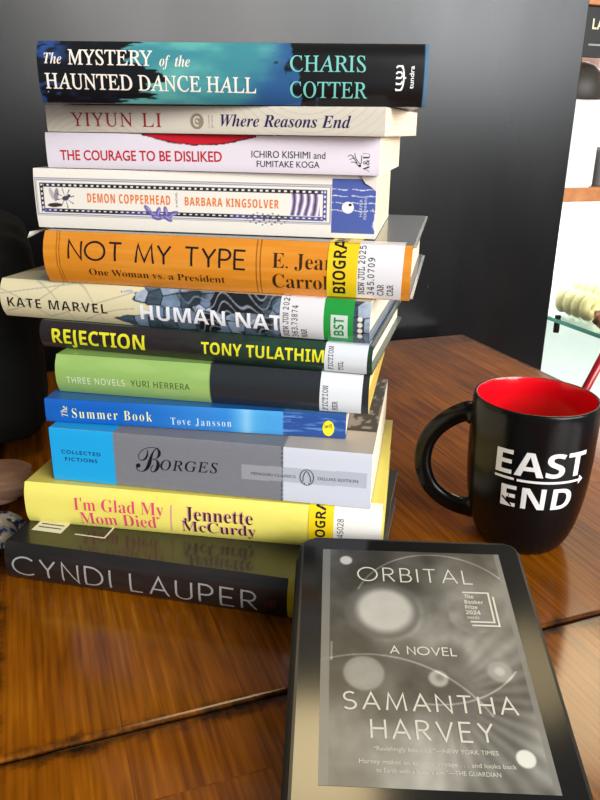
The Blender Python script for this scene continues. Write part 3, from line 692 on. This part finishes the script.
lettering('quote_lettering', [('\u201cRavishingly beautiful.\u201d\u2014NEW YORK TIMES', 'sans', 3.59, -13.4, 8.96, -13.4, .2), ('Harvey makes an ecstatic voyage . . . and looks back', 'sans', 2.95, -14.0, 9.62, -14.0, .2), ('to Earth with a lover\u2019s eye.\u201d\u2014THE GUARDIAN', 'sans', 3.66, -14.38, 8.89, -14.38, .2)], kf, ki, kr)
lettering('award_lettering', [('The', 'bold', 8.82, -4.42, 9.3, -4.42, .26), ('Booker', 'bold', 8.78, -4.8, 9.75, -4.8, .26), ('Prize', 'bold', 8.76, -5.16, 9.4, -5.16, .26), ('2024', 'bold', 8.74, -5.52, 9.5, -5.52, .26), ('WINNER', 'sans', 8.74, -5.84, 9.4, -5.84, .18)], kf, ki, kr)
strokes('award_frame', [[(8.75, -4.0), (10.12, -4.0), (10.12, -6.02), (8.9, -6.02)], [(10.34, -4.25), (10.34, -6.26), (8.95, -6.26)]], .1, kf, ki, kr)

# ------------------------------------------------------------------ mug
MX, MY = 15.96, 46.73
mg = empty('mug', W(MX, MY, 0.01), (0, 0, 0), 'black mug with red inside and white lettering, beside the book pile', 'mug')
out = spline([(2.55, .0), (2.74, .08), (3.1, .55), (3.5, 1.5), (3.83, 2.9), (4.06, 4.6), (4.17, 6.6), (4.19, 8.6), (4.17, 10.2), (4.12, 10.7)], 5)
rim = [(4.08, 10.79), (4.0, 10.82), (3.92, 10.78)]
prof = [(0, .25), (2.3, .25), (2.4, 0)]+[p[:2] for p in out]+rim
blackglaze = principled('black glaze', (12, 12, 13), rough=.22, spec=.28)
from_bm('body', lathe(prof, 96), blackglaze, mg, smooth=True)
ins = [(3.92, 10.78), (3.86, 10.6), (3.84, 9.5), (3.84, 8.), (3.8, 6), (3.7, 4.4), (3.4, 2.6), (2.9, 1.2), (2., .7), (0, .6)]
from_bm('inner_glaze', lathe(ins, 96), principled('red glaze', (214, 12, 26), rough=.18, coat=.3), mg, smooth=True)['label'] = 'glossy red inside'
cof = empty('coffee', W(MX, MY, 7.35), (0, 0, 0), 'milky coffee in the black mug', 'drink')
from_bm('coffee_surface', lathe([(3.7, -.3), (3.8, 0), (3.3, .02), (0, .02)], 48), mat_noise('milky coffee', (150, 104, 66), (206, 172, 134), 90, .3), cof, smooth=True)
hd = Vector((-.946, .323, 0)); sd = Vector((0, 0, 1)).cross(hd)
hp = [(4.0, 8.95), (4.5, 9.02), (5.5, 8.45), (6.55, 7.4), (7.18, 6.1), (7.28, 4.5), (6.7, 3.0), (5.7, 2.1), (4.6, 1.7), (3.8, 1.66), (3.36, 1.7)]
hs = spline(hp, 6); bm = bmesh.new()
tube(bm, [tuple(hd*p[0]+Vector((0, 0, p[1]))) for p in hs], [.62+.25*abs(2*k/(len(hs)-1)-1)**3 for k in range(len(hs))], 16, [.42+.22*abs(2*k/(len(hs)-1)-1)**4 for k in range(len(hs))], up=sd)
from_bm('handle', bm, blackglaze, mg, smooth=True)
def mugR(z): return float(np.interp(z, [p[1] for p in out], [p[0] for p in out]))
def mf(a, z):
    r = mugR(z)+.014; t = math.radians(a); return (r*math.cos(t), r*math.sin(t), z)
mw = INK('mug white', (226, 224, 222), .35)
lettering('logo_lettering', [('EAST', 'bold', -137., 6.6, -53.5, 6.66, 1.68), ('END', 'bold', -129.5, 4.25, -63.5, 4.28, 1.55)], mf, mw, mg, cut=(0, 4.))
strokes('logo_arrow', [[(-137, 6.32), (-119, 6.3)], [(-116.5, 6.28), (-56, 6.28)]], .17, mf, mw, mg, cut=(0, 4.), fills=[[(-58, 6.62), (-52.5, 6.3), (-58, 5.96)]])
strokes('logo_chip', [[(-128, 4.9), (-119, 4.35)], [(-124, 4.6), (-121.5, 5.2)]], .16, lambda a, z: tuple(c*1.003 if k < 2 else c for k, c in enumerate(mf(a, z))), blackglaze, mg, cut=(0, 4.))

# ------------------------------------------------------------------ tables (two square tops pushed together)
e1 = Vector((.938, .346, 0)); eb = Vector((-.346, .938, 0)); th_ = math.atan2(.346, .938)
P0 = Vector((23.39, 103.05, 0))
TW = 62.
iron = principled('black iron', (22, 22, 24), rough=.5)
def table(name, label, d0, d1):
    c = P0-e1*TW/2-eb*(d0+d1)/2; Lb = d1-d0
    r = empty(name, Vector((c.x*S, c.y*S, 0)), (0, 0, th_), label, 'table', 'cafe tables pushed together')
    bm = bmesh.new(); box(bm, -TW/2, TW/2, -Lb/2, Lb/2, -3.2, 0, bevel=.22, seg=3)
    o = from_bm('table_top', bm, mat_table(TW, Lb), r); o.location = (0, 0, TABLE_Z)
    bm = bmesh.new(); bmesh.ops.create_cone(bm, cap_ends=True, segments=32, radius1=.035, radius2=.035, depth=TABLE_Z-.05); 
    bmesh.ops.translate(bm, verts=bm.verts, vec=(0, 0, (TABLE_Z-.05)/2+.01)); from_bm('pedestal', bm, iron, r, smooth=False)
    bm = bmesh.new(); box(bm, -22, 22, -4, 4, 0, 2, .5); box(bm, -4, 4, -22, 22, 0, 2, .5); from_bm('foot', bm, iron, r)
    return r
table('cafe_table', 'brown wooden cafe table under the book pile and mug', 0, 59.55)
table('cafe_table', 'nearer wooden cafe table under the lower end of the e-reader', 59.72, 120)

# ------------------------------------------------------------------ setting
E0 = Vector((38.4, 112, 0))
def F(a, bb, z): p = E0+e1*a+eb*bb; return (p.x, p.y, z)
def fbox(name, a0, a1, b0, b1, z0, z1, m, parent=None, bevel=0., loc=None):
    """box in the room's own axes (a along the partition, b away behind it)"""
    o = box_obj(name, (a0, a1, b0, b1, z0, z1), m, parent, bevel)
    if parent is None: o.location = W(E0.x, E0.y, 0); o.rotation_euler = (0, 0, th_)
    return o
m = principled('black painted board', (22, 21, 22), rough=.36, spec=.44); g = G(m)
tc = g.n('ShaderNodeTexCoord').outputs['Object']
mp = g.n('ShaderNodeMapping', i0=tc); mp.inputs['Scale'].default_value = (1, 1, .35)
n1 = g.n('ShaderNodeTexNoise', i0=mp.outputs[0], Scale=5., Detail=5.).outputs['Fac']; n2 = g.n('ShaderNodeTexNoise', i0=mp.outputs[0], Scale=140., Detail=3.).outputs['Fac']
sc = g.n('ShaderNodeTexNoise', i0=tc, Scale=26., Detail=2.).outputs['Fac']
g.base(g.mixc(g.ramp(sc, [(.76, (0, 0, 0, 1)), (.8, (1, 1, 1, 1))]), g.ramp(n1, [(.3, (7, 7, 7)), (.75, (13, 12, 13))]), rgba((70, 70, 72))))
g.t.links.new(g.math('ADD', .17, g.math('MULTIPLY', n1, .24)), g.b.inputs['Roughness']); g.bump(g.math('ADD', n2, n1), .05, .001)
tag(fbox('wall_back', -150, 0, 0, 3, -74, 125, m, bevel=.15), kind='structure')
white_wall = mat_noise('white wall paint', (226, 238, 232), (232, 242, 237), 6, .6)
tag(fbox('wall_rear', -20, 150, 60, 64, -74, 125, white_wall), kind='structure')
tag(fbox('wall_right', 150, 154, -60, 64, -74, 125, mat_noise('warm wall paint', (196, 186, 172), (204, 194, 180), 6, .7)), kind='structure')
fl = box_obj('floor', (-260, 260, -260, 260, -2, 0), mat_noise('dark floor', (66, 58, 52), (84, 74, 66), 12, .5)); tag(fl, kind='structure')
tag(box_obj('wall_left', (-150, -146, -120, 170, 0, 200), mat_noise('dark wall paint', (46, 42, 42), (54, 50, 50), 5, .7)), kind='structure')

# shelves
wood2 = mat_noise('oiled shelf wood', (186, 118, 66), (214, 146, 92), 24, .45)
def shelf(nm, label, a0, a1, b0, b1, z0, z1):
    r = empty(nm, W(*F(a0, b0, z0)), (0, 0, th_), label, 'shelf')
    box_obj('board', (0, a1-a0, 0, b1-b0, 0, z1-z0), wood2, r, bevel=.2)
    return r
shelf('wooden_shelf', 'brown wooden wall shelf under the white canister', 5, 110, 31, 59.8, 14.6, 17.3)
shelf('wooden_shelf', 'upper brown wooden shelf above the black sign', 5, 110, 31, 59.8, 49.3, 52)
gs = empty('glass_shelf', W(*F(21.6, 2, -7.8)), (0, 0, th_), 'clear glass shelf with green edge holding packed ring cakes', 'shelf')
glass = principled('shelf glass', (236, 250, 244), rough=.02, trans=1., ior=1.3)
box_obj('pane', (0, 80, 0, 57.5, 0, .8), glass, gs)
edge = principled('green glass edge', (96, 186, 162), rough=.15)
box_obj('edge_strip', (-.22, 0, 0, 57.5, .08, .72), edge, gs)['label'] = 'green polished edge'
clip = principled('black rubber', (20, 20, 20), rough=.5)
for a, bb in ((1.4, 23.3),):
    bm = bmesh.new(); rslab(bm, a-.55, a+.55, bb-.5, bb+.5, -2.4, 1.1, .4, 5, .12); from_bm('clip', bm, clip, gs)
bm = bmesh.new(); rslab(bm, -2.0, -1.0, 25, 26, -2.0, .4, .4, 5, .12); from_bm('clip', bm, clip, gs)

# ring cakes in clear sleeves on the glass shelf
icing = mat_noise('pale lime icing', (216, 214, 130), (238, 236, 176), 40, .45)
def torus(bm, R, r, n=36, k=16):
    vs = [[bm.verts.new(((R+r*math.cos(2*math.pi*j/k))*math.cos(2*math.pi*i/n)*S, r*math.sin(2*math.pi*j/k)*S, (R+r*math.cos(2*math.pi*j/k))*math.sin(2*math.pi*i/n)*S)) for j in range(k)] for i in range(n)]
    for i in range(n):
        for j in range(k): bm.faces.new((vs[i][j], vs[(i+1) % n][j], vs[(i+1) % n][(j+1) % k], vs[i][(j+1) % k]))
cake_mesh = None
rows = [('front', 25.6, (19.8, 22.3, 24.8, 27.3), 'ring cakes in the nearer clear sleeve', 'pale yellow-green ring cake in the nearer clear sleeve on the glass shelf'),
        ('rear', 37., (29, 31.5, 34, 36.5), 'ring cakes in the farther clear sleeve', 'pale yellow-green ring cake in the farther clear sleeve behind')]
for _, a, bs, gr, lb in rows:
    for k, bb in enumerate(bs):
        if cake_mesh is None:
            bm = bmesh.new(); torus(bm, 1.55, 1.02); o = from_bm('ring_cake', bm, icing, smooth=True); cake_mesh = o
        else:
            o = cake_mesh.copy(); col.objects.link(o)
        o.location = W(*F(a, bb, -7+2.87)); o.rotation_euler = (.05*math.sin(k*2.1), 0, th_+.28+.05*k); tag(o, lb, 'cake', gr)
fm = bpy.data.materials.new('clear wrap'); fm.use_nodes = True; nt = fm.node_tree; pb = nt.nodes['Principled BSDF']
pb.inputs['Base Color'].default_value = (.95, .95, .95, 1); pb.inputs['Roughness'].default_value = .12; pb.inputs['Alpha'].default_value = .16
for (_, a, bs, gr, lb), lab in zip(rows, ('clear plastic sleeve round the nearer ring cakes', 'clear plastic sleeve round the farther ring cakes')):
    bm = bmesh.new()
    n_ = 20; L0, L1 = bs[0]-2.9, bs[-1]+2.9; ring = []
    for bb in (L0, L0+.6, (L0+L1)/2, L1-.6, L1):
        q = .8 if bb in (L0, L1) else 1.
        ring.append([bm.verts.new((3.1*q*math.cos(2*math.pi*k/n_)*S, (bb-L0)*S, 2.85*q*math.sin(2*math.pi*k/n_)*S)) for k in range(n_)])
    for A, B in zip(ring, ring[1:]):
        for k in range(n_): bm.faces.new((A[k], A[(k+1) % n_], B[(k+1) % n_], B[k]))
    o = from_bm('plastic_sleeve', bm, fm, smooth=True); o.location = W(*F(a, L0, -7+2.87)); o.rotation_euler = (0, 0, th_); tag(o, lab, 'packaging')
# brown pastry in wrapper
bm = bmesh.new(); bmesh.ops.create_icosphere(bm, subdivisions=4, radius=1.)
for v in bm.verts:
    n = v.co.normalized(); k = 1+.16*math.sin(7*n.x+3*n.z)*math.sin(6*n.y+1)+.08*math.sin(17*n.x)*math.sin(15*n.z+n.y*4)
    v.co = Vector((n.x*2.9*k, n.y*2.7*k, n.z*1.9*k))*S
zmin = min(v.co.z for v in bm.verts)
o = from_bm('pastry', bm, mat_noise('browned crust', (104, 58, 28), (176, 118, 74), 70, .55, bump=.3), smooth=True)
o.location = W(*F(24.6, 13.3, -7))-Vector((0, 0, zmin)); o.rotation_euler = (0, 0, th_); tag(o, 'brown lumpy pastry on the glass shelf in front of the ring cakes', 'pastry')

# things on the wooden shelf
cn = empty('canister', W(*F(28.2, 36.5, 17.3)), (0, 0, th_), 'white canister with black domed lid on the wooden shelf', 'canister')
bm = bmesh.new(); rslab(bm, -6.2, 5.0, -4.6, 5.4, 0, 16.2, 1.6, 8, .5); from_bm('body', bm, principled('white enamel', (244, 242, 236), rough=.4), cn)
bm = lathe([(5.9, 0), (6.1, .8), (6.0, 2.6), (5.4, 4.6), (4.2, 6.), (2.4, 6.8), (0, 7.)], 48); o = from_bm('lid', bm, principled('brown-black plastic', (52, 47, 42), rough=.5), cn, smooth=True); o.location = (.2*S, .4*S, 16.25*S); o['label'] = 'dark domed lid'
g2 = empty('container', W(*F(37.6, 37, 17.3)), (0, 0, th_), 'grey container standing right of the white canister', 'container')
bm = bmesh.new(); rslab(bm, -2.8, 5, -4, 5, 0, 7, 1.2, 6, .3); from_bm('body', bm, principled('grey plastic', (104, 106, 110), rough=.45), g2)
bm = bmesh.new(); rslab(bm, -2.6, 4.8, -3.8, 4.8, 7., 7.6, 1.2, 6, .2); from_bm('lid', bm, principled('light grey plastic', (140, 142, 146), rough=.45), g2)
sheet_c = lambda u, v: mix(mix(solid(u.shape, (112, 146, 186)), (232, 196, 190), sstep(-6.4, -6.0, u)), (240, 232, 226), sstep(.3, .8, u))
cb = empty('carton', W(*F(36, 50, 17.3)), (0, 0, th_), 'carton with blue and pink print behind the domed lid', 'carton')
box_obj('box_body', (-8, 8, -3, 3, 0, 25.6), principled('carton card', (226, 206, 200), rough=.6), cb, bevel=.1)
sheet('front_print', lambda u, v: (u, -3.02, v), sheet_c, (-7.9, 7.9), (.1, 25.5), 80, 10, printed('carton print', .5), cb)
sg = empty('hanging_sign', W(*F(27, 32.5, 40.8)), (0, 0, th_), 'black board sign with cream capitals hanging under the upper shelf', 'sign')
box_obj('board', (-9, 22, -.5, .5, 0, 8.5), principled('sign black', (20, 19, 18), rough=.5), sg, bevel=.06)
lettering('sign_lettering', [('LA', 'bold', .35, 4.7, 2.95, 4.7, 1.75)], lambda u, v: (u, -.53, v), INK('cream sign', (232, 222, 184)), sg)
strokes('sign_rule', [[(.0, 2.1), (21, 2.1)]], .3, lambda u, v: (u, -.53, v), INK('sign grey', (150, 148, 146)), sg)

# red metal chair at the right end of the table
ch = empty('cafe_chair', W(54, 96, -74), (0, 0, th_), 'red metal chair beyond the mug, one tube of its back showing', 'chair')
rm = principled('red enamel', (176, 22, 34), rough=.28, coat=.4)
inv = Matrix.Rotation(-th_, 3, 'Z')
A0 = inv @ (Vector((40.97, 100, -7.24))-Vector((54, 96, -74))); A1 = inv @ (Vector((42.48, 100, -3.))-Vector((54, 96, -74)))
dv = (A1-A0).normalized(); pt = lambda z: A0+dv*((z-A0.z)/dv.z)
seatz = 45
def chtube(name, pts, r=.62): bm = bmesh.new(); tube(bm, [tuple(p) for p in pts], r, 14, up=Vector((.3, 1, .1))); return from_bm(name, bm, rm, ch, smooth=True)
ps, ptop = pt(seatz), pt(80); wd = Vector((0, -36, 0))
chtube('back_post', [ps, ptop]); chtube('back_post', [ps+wd, ptop+wd])
chtube('back_rail', [ptop, ptop+wd]); chtube('back_rail', [pt(75), pt(75)+wd], .5)
x0 = ps.x
box_obj('seat', (x0-.5, x0+38, ps.y-38, ps.y+2, seatz-1.2, seatz), rm, ch, bevel=.5)
for sx, sy in ((x0+1, ps.y-.5), (x0+1, ps.y-35.5), (x0+36, ps.y-.5), (x0+36, ps.y-35.5)):
    chtube('leg', [Vector((sx, sy, seatz-.6)), Vector((sx+(-2 if sx < x0+5 else 2), sy, .62))], .8)

# bench at the left with bags
bn = empty('bench', W(*(P0-e1*84-eb*38), )+Vector((0, 0, -TABLE_Z)), (0, 0, th_), 'dark red padded bench along the left edge of the table', 'bench')
bn.location.z = 0
box_obj('seat', (-26, 20, -62, 37, 36, 44.8), mat_noise('oxblood vinyl', (84, 12, 16), (104, 18, 22), 30, .4), bn, bevel=1.5, seg=4)
box_obj('plinth', (-24, 18, -60, 35, 0, 36), mat_noise('dark stained plinth', (32, 24, 22), (42, 32, 28), 20, .6), bn, bevel=.3)
def blob(name, cx, cy, cz, rx, ry, rz, seed, m, amp=.12, parent=None, loc=None, rot=None, sq=.6, fr=2.6):
    bm = bmesh.new(); bmesh.ops.create_icosphere(bm, subdivisions=5, radius=1.)
    for v in bm.verts:
        n = v.co.normalized(); q = [math.copysign(abs(c)**sq, c) for c in n]
        k = 1+amp*(float(fbm(n.x*fr+seed, n.y*fr+n.z*fr*1.3, seed))-.5)*2
        v.co = Vector((cx+q[0]*rx*k, cy+q[1]*ry*k, cz+q[2]*rz*k))*S
    o = from_bm(name, bm, m, parent, smooth=True, loc=loc, rot=rot); return o
def bench_at(a, t): p = P0+e1*a+eb*t; return W(p.x, p.y, -29.2)
def settle(o, lean=0., z0=0.):   # flatten the underside where it rests, let the top lean over
    for v in o.data.vertices:
        v.co.z = max(v.co.z, .0006)
        if lean: t = min(max((v.co.z/S-z0)/1.2, 0), 1); v.co.x += lean*t*t*(3-2*t)*S
    return o
bp_ = empty('backpack', bench_at(-73.4, -18.5), (0, 0, th_), 'black backpack standing on the bench beside the far corner of the table', 'bag')
bk = mat_noise('black nylon', (7, 7, 7), (12, 12, 11), 80, .85, bump=.2)
settle(blob('body', 0, 0, 21, 9.6, 6.2, 21.5, 3, bk, .05, bp_, sq=.42))
blob('hood', 4.2, 0, 39.8, 11.8, 6.4, 9.9, 8, bk, .03, bp_, sq=.26)
settle(blob('front_pocket', -2, -4.5, 14, 7, 3.2, 9, 5, bk, .05, bp_, sq=.6))
bm = bmesh.new(); tube(bm, spline([(1, 1, 48.5), (2, 1, 52), (6, 1, 52), (7, 1, 48.5)], 6), .8, 10, up=Vector((0, 1, 0))); from_bm('grab_handle', bm, bk, bp_, smooth=True)
tb = empty('shoulder_bag', bench_at(-71.2, -32.7), (0, 0, th_), 'crumpled tan leather shoulder bag on the bench beside the book pile', 'bag')
tan = mat_noise('tan leather', (150, 112, 84), (186, 146, 112), 30, .6, bump=.2)
settle(blob('body', 0, 0, 15, 8.4, 3.9, 16.8, 9, tan, .06, tb, sq=.5), 1.9, 29.6)
blob('flap', 7.6, .2, 30.7, 4.6, 3.0, 1.1, 12, mat_noise('umber leather', (132, 98, 78), (172, 132, 106), 30, .6, bump=.2), .1, tb, sq=.7)['label'] = 'darker brown flap'
def p_floral(u, v):
    c = solid(u.shape, (196, 182, 158)); f = fbm(u*1.1, v*1.1, 4)
    c = mix(c, (34, 44, 84), sstep(.55, .6, f)); c = mix(c, (120, 150, 150), sstep(.50, .54, f)*sstep(.56, .55, f)); return mix(c, (222, 214, 200), sstep(.36, .3, fbm(u*.9, v*.9, 9)))
sc = empty('scarf', W(*(P0-e1*62-eb*40.0)), (0, 0, th_), 'cream scarf with navy flowers over the left edge of the table', 'scarf')
xs = np.array([-4.5, -2.2, -1.0, -.5, .2, 1.1, 1.8, 2.1]); zs = np.array([-24., -14., -4., .3, 1.1, 1.0, .5, .12]); us = np.linspace(0, 1, 8)
def cloth(u, v):
    k = .5*np.sin(v*1.3+u*3)+.4*(fbm(u*5, v*.6, 3)-.5)*2; out = np.clip(us[3]*1.2-u, 0, .4)/.4
    return (np.interp(u, us, xs)-.9*out*(1+k)+.15*k*(1-out)-.25*np.abs(np.sin(v*.9)), v, np.interp(u, us, zs)+np.where(u > us[3], .35*(k+.9)*(1-u)*1.6, 0))
o = sheet('flowered_cloth', cloth, lambda u, v: p_floral(u*12, v), (0, 1), (-2.2, 2.9), 90, 50, printed('floral cotton', .9), sc)
so = o.modifiers.new('cloth thickness', 'SOLIDIFY'); so.thickness = .001; so.offset = 1

# ------------------------------------------------------------------ light
def area(name, loc, tgt, sx, sy, power, c=(1, 1, 1)):
    l = bpy.data.lights.new(name, 'AREA'); l.shape = 'RECTANGLE'; l.size = sx; l.size_y = sy; l.energy = power; l.color = c
    o = bpy.data.objects.new(name, l); col.objects.link(o); o.location = W(*loc)
    o.rotation_euler = (W(*tgt)-o.location).to_track_quat('-Z', 'Y').to_euler(); return o
area('window_daylight', (145, -160, 122), (0, 50, 10), 1.7, 1.0, 80, (1, .985, .965))
area('window_daylight_side', (290, -100, 108), (0, 90, 25), 1.2, 1.2, 80, (.96, .98, 1.))
area('low_front_fill', (130, -118, 46), (0, 50, 15), .8, .5, 17, (1, .985, .965))  # unseen fill lamp added low in front to brighten the spines, not a window
area('ceiling_lamp', (4, 98, 196), (5, 40, 0), .34, .34, 7, (1, .78, .42))
area('ceiling_lamp_right', (68, 116, 175), (15, 45, 0), .22, .22, 1.1, (1, .78, .42))
area('pendant_lamp', (85, 180, 133), (15, 45, 0), .5, .4, 13, (1, .80, .48))
area('shelf_lamp', (*F(50, 50, 48)[:2], 48), (*F(50, 58, 10)[:2], 10), .9, .08, 5, (1, 1, 1))
area('cabinet_lamp', (*F(50, 40, 12)[:2], 13), (*F(50, 52, -60)[:2], -60), .9, .2, 5, (1, 1, .98))
w = bpy.data.worlds.new('World'); scene.world = w; w.use_nodes = True
bg = w.node_tree.nodes['Background']; bg.inputs[0].default_value = (.9, .95, 1., 1); bg.inputs[1].default_value = .18

# ------------------------------------------------------------------ camera
f_px, pitch, roll, ch_ = 735.7, math.radians(20.199), math.radians(-.788), 27.42
fw = Vector((0, math.cos(pitch), -math.sin(pitch))); r = Vector((1, 0, 0)); d = fw.cross(r)
c_, s_ = math.cos(roll), math.sin(roll); r2 = r*c_+d*s_; d2 = -r*s_+d*c_
cd = bpy.data.cameras.new('camera'); cd.sensor_fit = 'VERTICAL'; cd.sensor_height = 36; cd.lens = f_px/800*36; cd.clip_start = .01
co = bpy.data.objects.new('camera', cd); col.objects.link(co)
M = Matrix((r2, -d2, -fw)).transposed().to_4x4(); M.translation = W(0, 0, ch_); co.matrix_world = M
scene.camera = co
cd.dof.use_dof = False
vs_ = scene.view_settings; vs_.view_transform = 'Standard'; vs_.look = 'None'; vs_.exposure = -.06; vs_.gamma = 1.
try: vs_.use_curve_mapping = False
except Exception: pass
